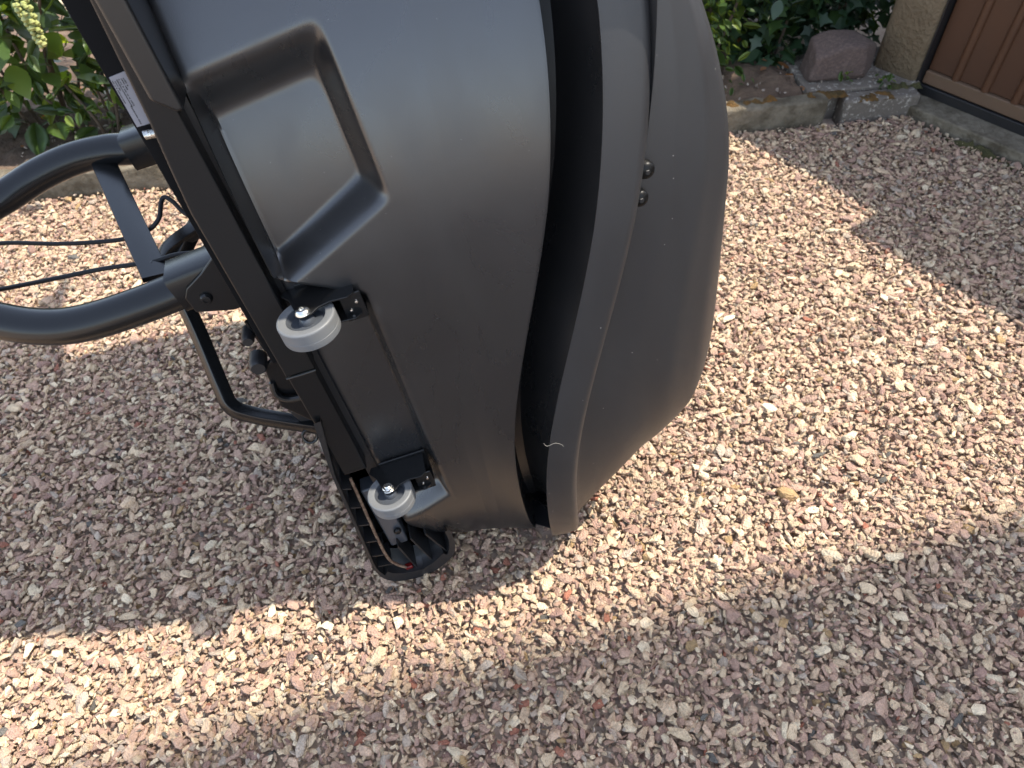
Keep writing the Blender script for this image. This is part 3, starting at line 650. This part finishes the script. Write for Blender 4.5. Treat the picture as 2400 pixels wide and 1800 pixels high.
def shrub(name, label, cat, pos, rx, ry, h, nleaf, size, kinds, nstem=7, seed=1, lo=.12, group=None, sag=.5, extra=0, front=None):
    rr = random.Random(seed); root = empty(name, pos); tag(root, label, cat, group)
    # stems
    tips = []
    for k in range(nstem):
        a = rr.uniform(0, 6.28); d = rr.uniform(.3, 1)
        top = Vector((rx * d * math.cos(a), ry * d * math.sin(a), h * rr.uniform(.7, 1)))
        b0 = Vector((top.x * .25, top.y * .25, -.02)); midp = b0.lerp(top, .5) + Vector((rr.uniform(-.04, .04), rr.uniform(-.04, .04), 0))
        pth = smooth_path([b0, midp, top], 5); me_obj('stem', *tube(pth, .0045, 6), M['bark'], root); tips.append(pth)
    VV = []; FF = []; mats = []
    placed = 0
    stuffm = {}
    for k in range(nleaf + extra):
        # leaves hang along the stems' outside
        for _ in range(20):
            p = Vector((rr.gauss(0, .5), rr.gauss(0, .5), rr.uniform(lo, 1.02)))
            if p.x ** 2 + p.y ** 2 < 1: break
        sh = 1.05 - .35 * abs(p.z - .45)
        pos_l = Vector((p.x * rx * sh, p.y * ry * sh, p.z * h))
        if noise.noise((Vector(pos) + pos_l) * 6.5) < -.18 and k < nleaf * .85: pos_l += Vector((rr.uniform(-.08, .08), -.03, rr.uniform(-.05, .05)))
        kd, mm, ww = rr.choices(kinds, [q[2] for q in kinds])[0]
        s = size * rr.uniform(.6, 1.25)
        yaw = rr.uniform(0, 6.28) if rr.random() < .4 else math.atan2(pos_l.y, pos_l.x) - math.pi / 2 + rr.gauss(0, .7)
        e = Euler((rr.gauss(-sag, .45), rr.gauss(0, .4), yaw))
        if k < nleaf:
            o = bpy.data.objects.new('leaf', LM[kd, mm]); COL.objects.link(o); o.parent = root; o.location = pos_l; o.rotation_euler = e; o.scale = (s, s, s)
        else:
            Mx = Matrix.LocRotScale(pos_l, e, Vector((s, s, s))); me0 = LM[kd, mm]
            V0, F0, = stuffm.setdefault(mm, ([], [])); b_ = len(V0)
            V0 += [Mx @ v.co for v in me0.vertices]; F0 += [[b_ + i for i in pq.vertices] for pq in me0.polygons]
    for mm, (V0, F0) in stuffm.items():
        o = me_obj('foliage', V0, F0, M[mm], root); o['kind'] = 'stuff'
    return root

KL = [('ovate', 'leafD', 4), ('ovate', 'leafM', 4), ('ovate', 'leafL', .7)]
KI = [('ivy', 'leafI', 6), ('ivy', 'leafD', 2), ('ovate', 'leafI', 1)]
KS = [('small', 'leafM', 4), ('small', 'leafL', 2), ('small', 'leafD', 3)]
def on_bed(a, b, z=.05): p = K0 + KD * a + KN * b; return (p.x, p.y, z)
sh1 = shrub('leafy_shrub', 'broad leaved green shrub with a pale berry cluster at the far left', 'shrub', on_bed(-2.06, .32), .34, .20, .72, 300, .088, KL, 8, 3, .10, extra=220)
shrub('leafy_shrub', 'green shrub in dappled light just left of the cargo box frame', 'shrub', on_bed(-1.66, .36), .26, .20, .56, 260, .080, KL, 6, 5, .12, extra=120)
shrub('leafy_shrub', 'low pale green shrub at the foot of the hedge on the left', 'shrub', on_bed(-1.85, .22), .26, .10, .20, 90, .042, KS, 5, 8, .05)
shrub('leafy_shrub', 'shrub growing behind the black cargo box', 'shrub', on_bed(-1.15, .60), .30, .22, .52, 160, .068, KL, 6, 9, .1, extra=80)
shrub('leafy_shrub', 'sunlit yellow green shrub immediately right of the cargo box lid', 'shrub', on_bed(-.03, .27), .15, .14, .40, 240, .038, KS, 7, 11, .06, extra=200)
shrub('leafy_shrub', 'taller dim green shrub between the sunlit shrub and the ivy', 'shrub', on_bed(.05, .46), .24, .18, .80, 220, .055, KS, 6, 15, .06, extra=500)
shrub('ivy', 'dark ivy climbing behind and over the reddish stone', 'ivy', on_bed(.24, .38), .20, .16, .66, 280, .055, KI, 6, 13, .03, extra=700)
shrub('ivy', 'dark ivy hanging against the garage wall corner', 'ivy', on_bed(.50, .44), .20, .15, .85, 260, .054, KI, 5, 17, .02, extra=1100)
shrub('hedge', 'dense dark hedge out of view, added to shade the right bed', 'hedge', (2.55, 2.95, 0), .75, .75, 3.0, 40, .16, KI, 12, 23, .05, extra=4200)  # unseen, added to cast shade over the bed on the right
shrub('hedge', 'dark evergreen hedge closing the bed behind the stone and the ivy', 'hedge', on_bed(.32, .76), .50, .16, .95, 200, .07, KI, 8, 29, .02, extra=1500)
# low weeds
for a, b, s, lab in ((.0, .12, 5, 'small weed seedling in the soil near the edging'), (.37, .10, 6, 'tiny weeds at the foot of the garage wall'), (.49, .07, 6, 'little weed in the moss beside the threshold')):
    shrub('weed', lab, 'weed', on_bed(a, b, .060), .03, .03, .05, 16, .022, KS, 0, int(a * 100) + 50, .1)
# berry cluster hanging in the left shrub
bc = empty('berry_cluster', (0, 0, 0)); bc.parent = sh1; bc.location = (.316, -.30, .48)
rr = random.Random(4); V, F = [], []
for k in range(42):
    t_ = k / 41; rad = .017 * (1 - .6 * t_); an = k * 2.4; r_ = .0068 * rr.uniform(.7, 1.15)
    c = (rad * math.cos(an), rad * math.sin(an), -.105 * t_)
    me_b = lathe([(0, r_), (r_ * .6, r_ * .8), (r_, 0), (r_ * .6, -r_ * .8), (0, -r_)], c, 2, 10)
    me_obj('berry', *me_b, M['berry'], bc)
# dead leaves on the soil
VV, FF = [], []
for k in range(140):
    a = rr.uniform(-2.6, .25); b_ = rr.uniform(.07, .5); s = rr.uniform(.015, .05)
    Mx = Matrix.LocRotScale(Vector(on_bed(a, b_, .078)), Euler((rr.gauss(0, .5), rr.gauss(0, .5), rr.uniform(0, 6.28))), Vector((s, s, s)))
    me0 = LM['ovate', 'leafR']; b0 = len(VV); VV += [Mx @ v.co for v in me0.vertices]; FF += [[b0 + i for i in q.vertices] for q in me0.polygons]
tag(me_obj('leaf_litter', VV, FF, M['leafR']), 'dry brown leaves strewn over the flower bed', 'leaf litter', kind='stuff')
# leaf litter pebbles and twigs in the bed: stuff
VV, FF = [], []
for k in range(900):
    a = rr.uniform(-2.8, .55); b_ = rr.uniform(.07, .5); p = Vector(on_bed(a, b_, .062)); s = rr.uniform(.003, .010)
    if a > .26: p.z = .074; s *= .6
    Mx = Matrix.LocRotScale(p, Euler((rr.uniform(0, 6), rr.uniform(0, 6), rr.uniform(0, 6))), Vector((s, s * .8, s * .6)))
    me0 = SC.objects[rr.randrange(NS)].data; b0 = len(VV)
    if len(me0.polygons) > 260: continue
    VV += [Mx @ v.co for v in me0.vertices]; FF += [[b0 + i for i in q.vertices] for q in me0.polygons]
M['pebble'] = mat('pale_pebble', (.42, .36, .29), .85, var=(40, (.25, .19, .15), .4, .6))
o = me_obj('bed_pebbles', VV, FF, M['pebble']); tag(o, 'scattered pebbles on the soil and the corner slab', 'pebbles', kind='stuff')

# wire fence behind the shrubs
wf = empty('wire_fence', on_bed(-2.4, .8, 0)); tag(wf, 'thin dark wire mesh fence behind the left shrubs', 'fence')
wf.rotation_euler = (0, 0, math.atan2(KD.y, KD.x))
VV, FF = [], []
for k in range(-8, 26):
    for sg in (1, -1):
        x0 = k * .14; VV, FF = merge((VV, FF), tube([(x0, sg * .002, 0), (x0 + sg * .75, sg * .002, .9)], .0016, 5))
me_obj('wire_mesh', VV, FF, M['wire'], wf)
for x0 in (-1.1, .9, 2.9): me_obj('fence_post', *tube([(x0, 0, 0), (x0, 0, 1.0)], .016, 12), M['wire'], wf)
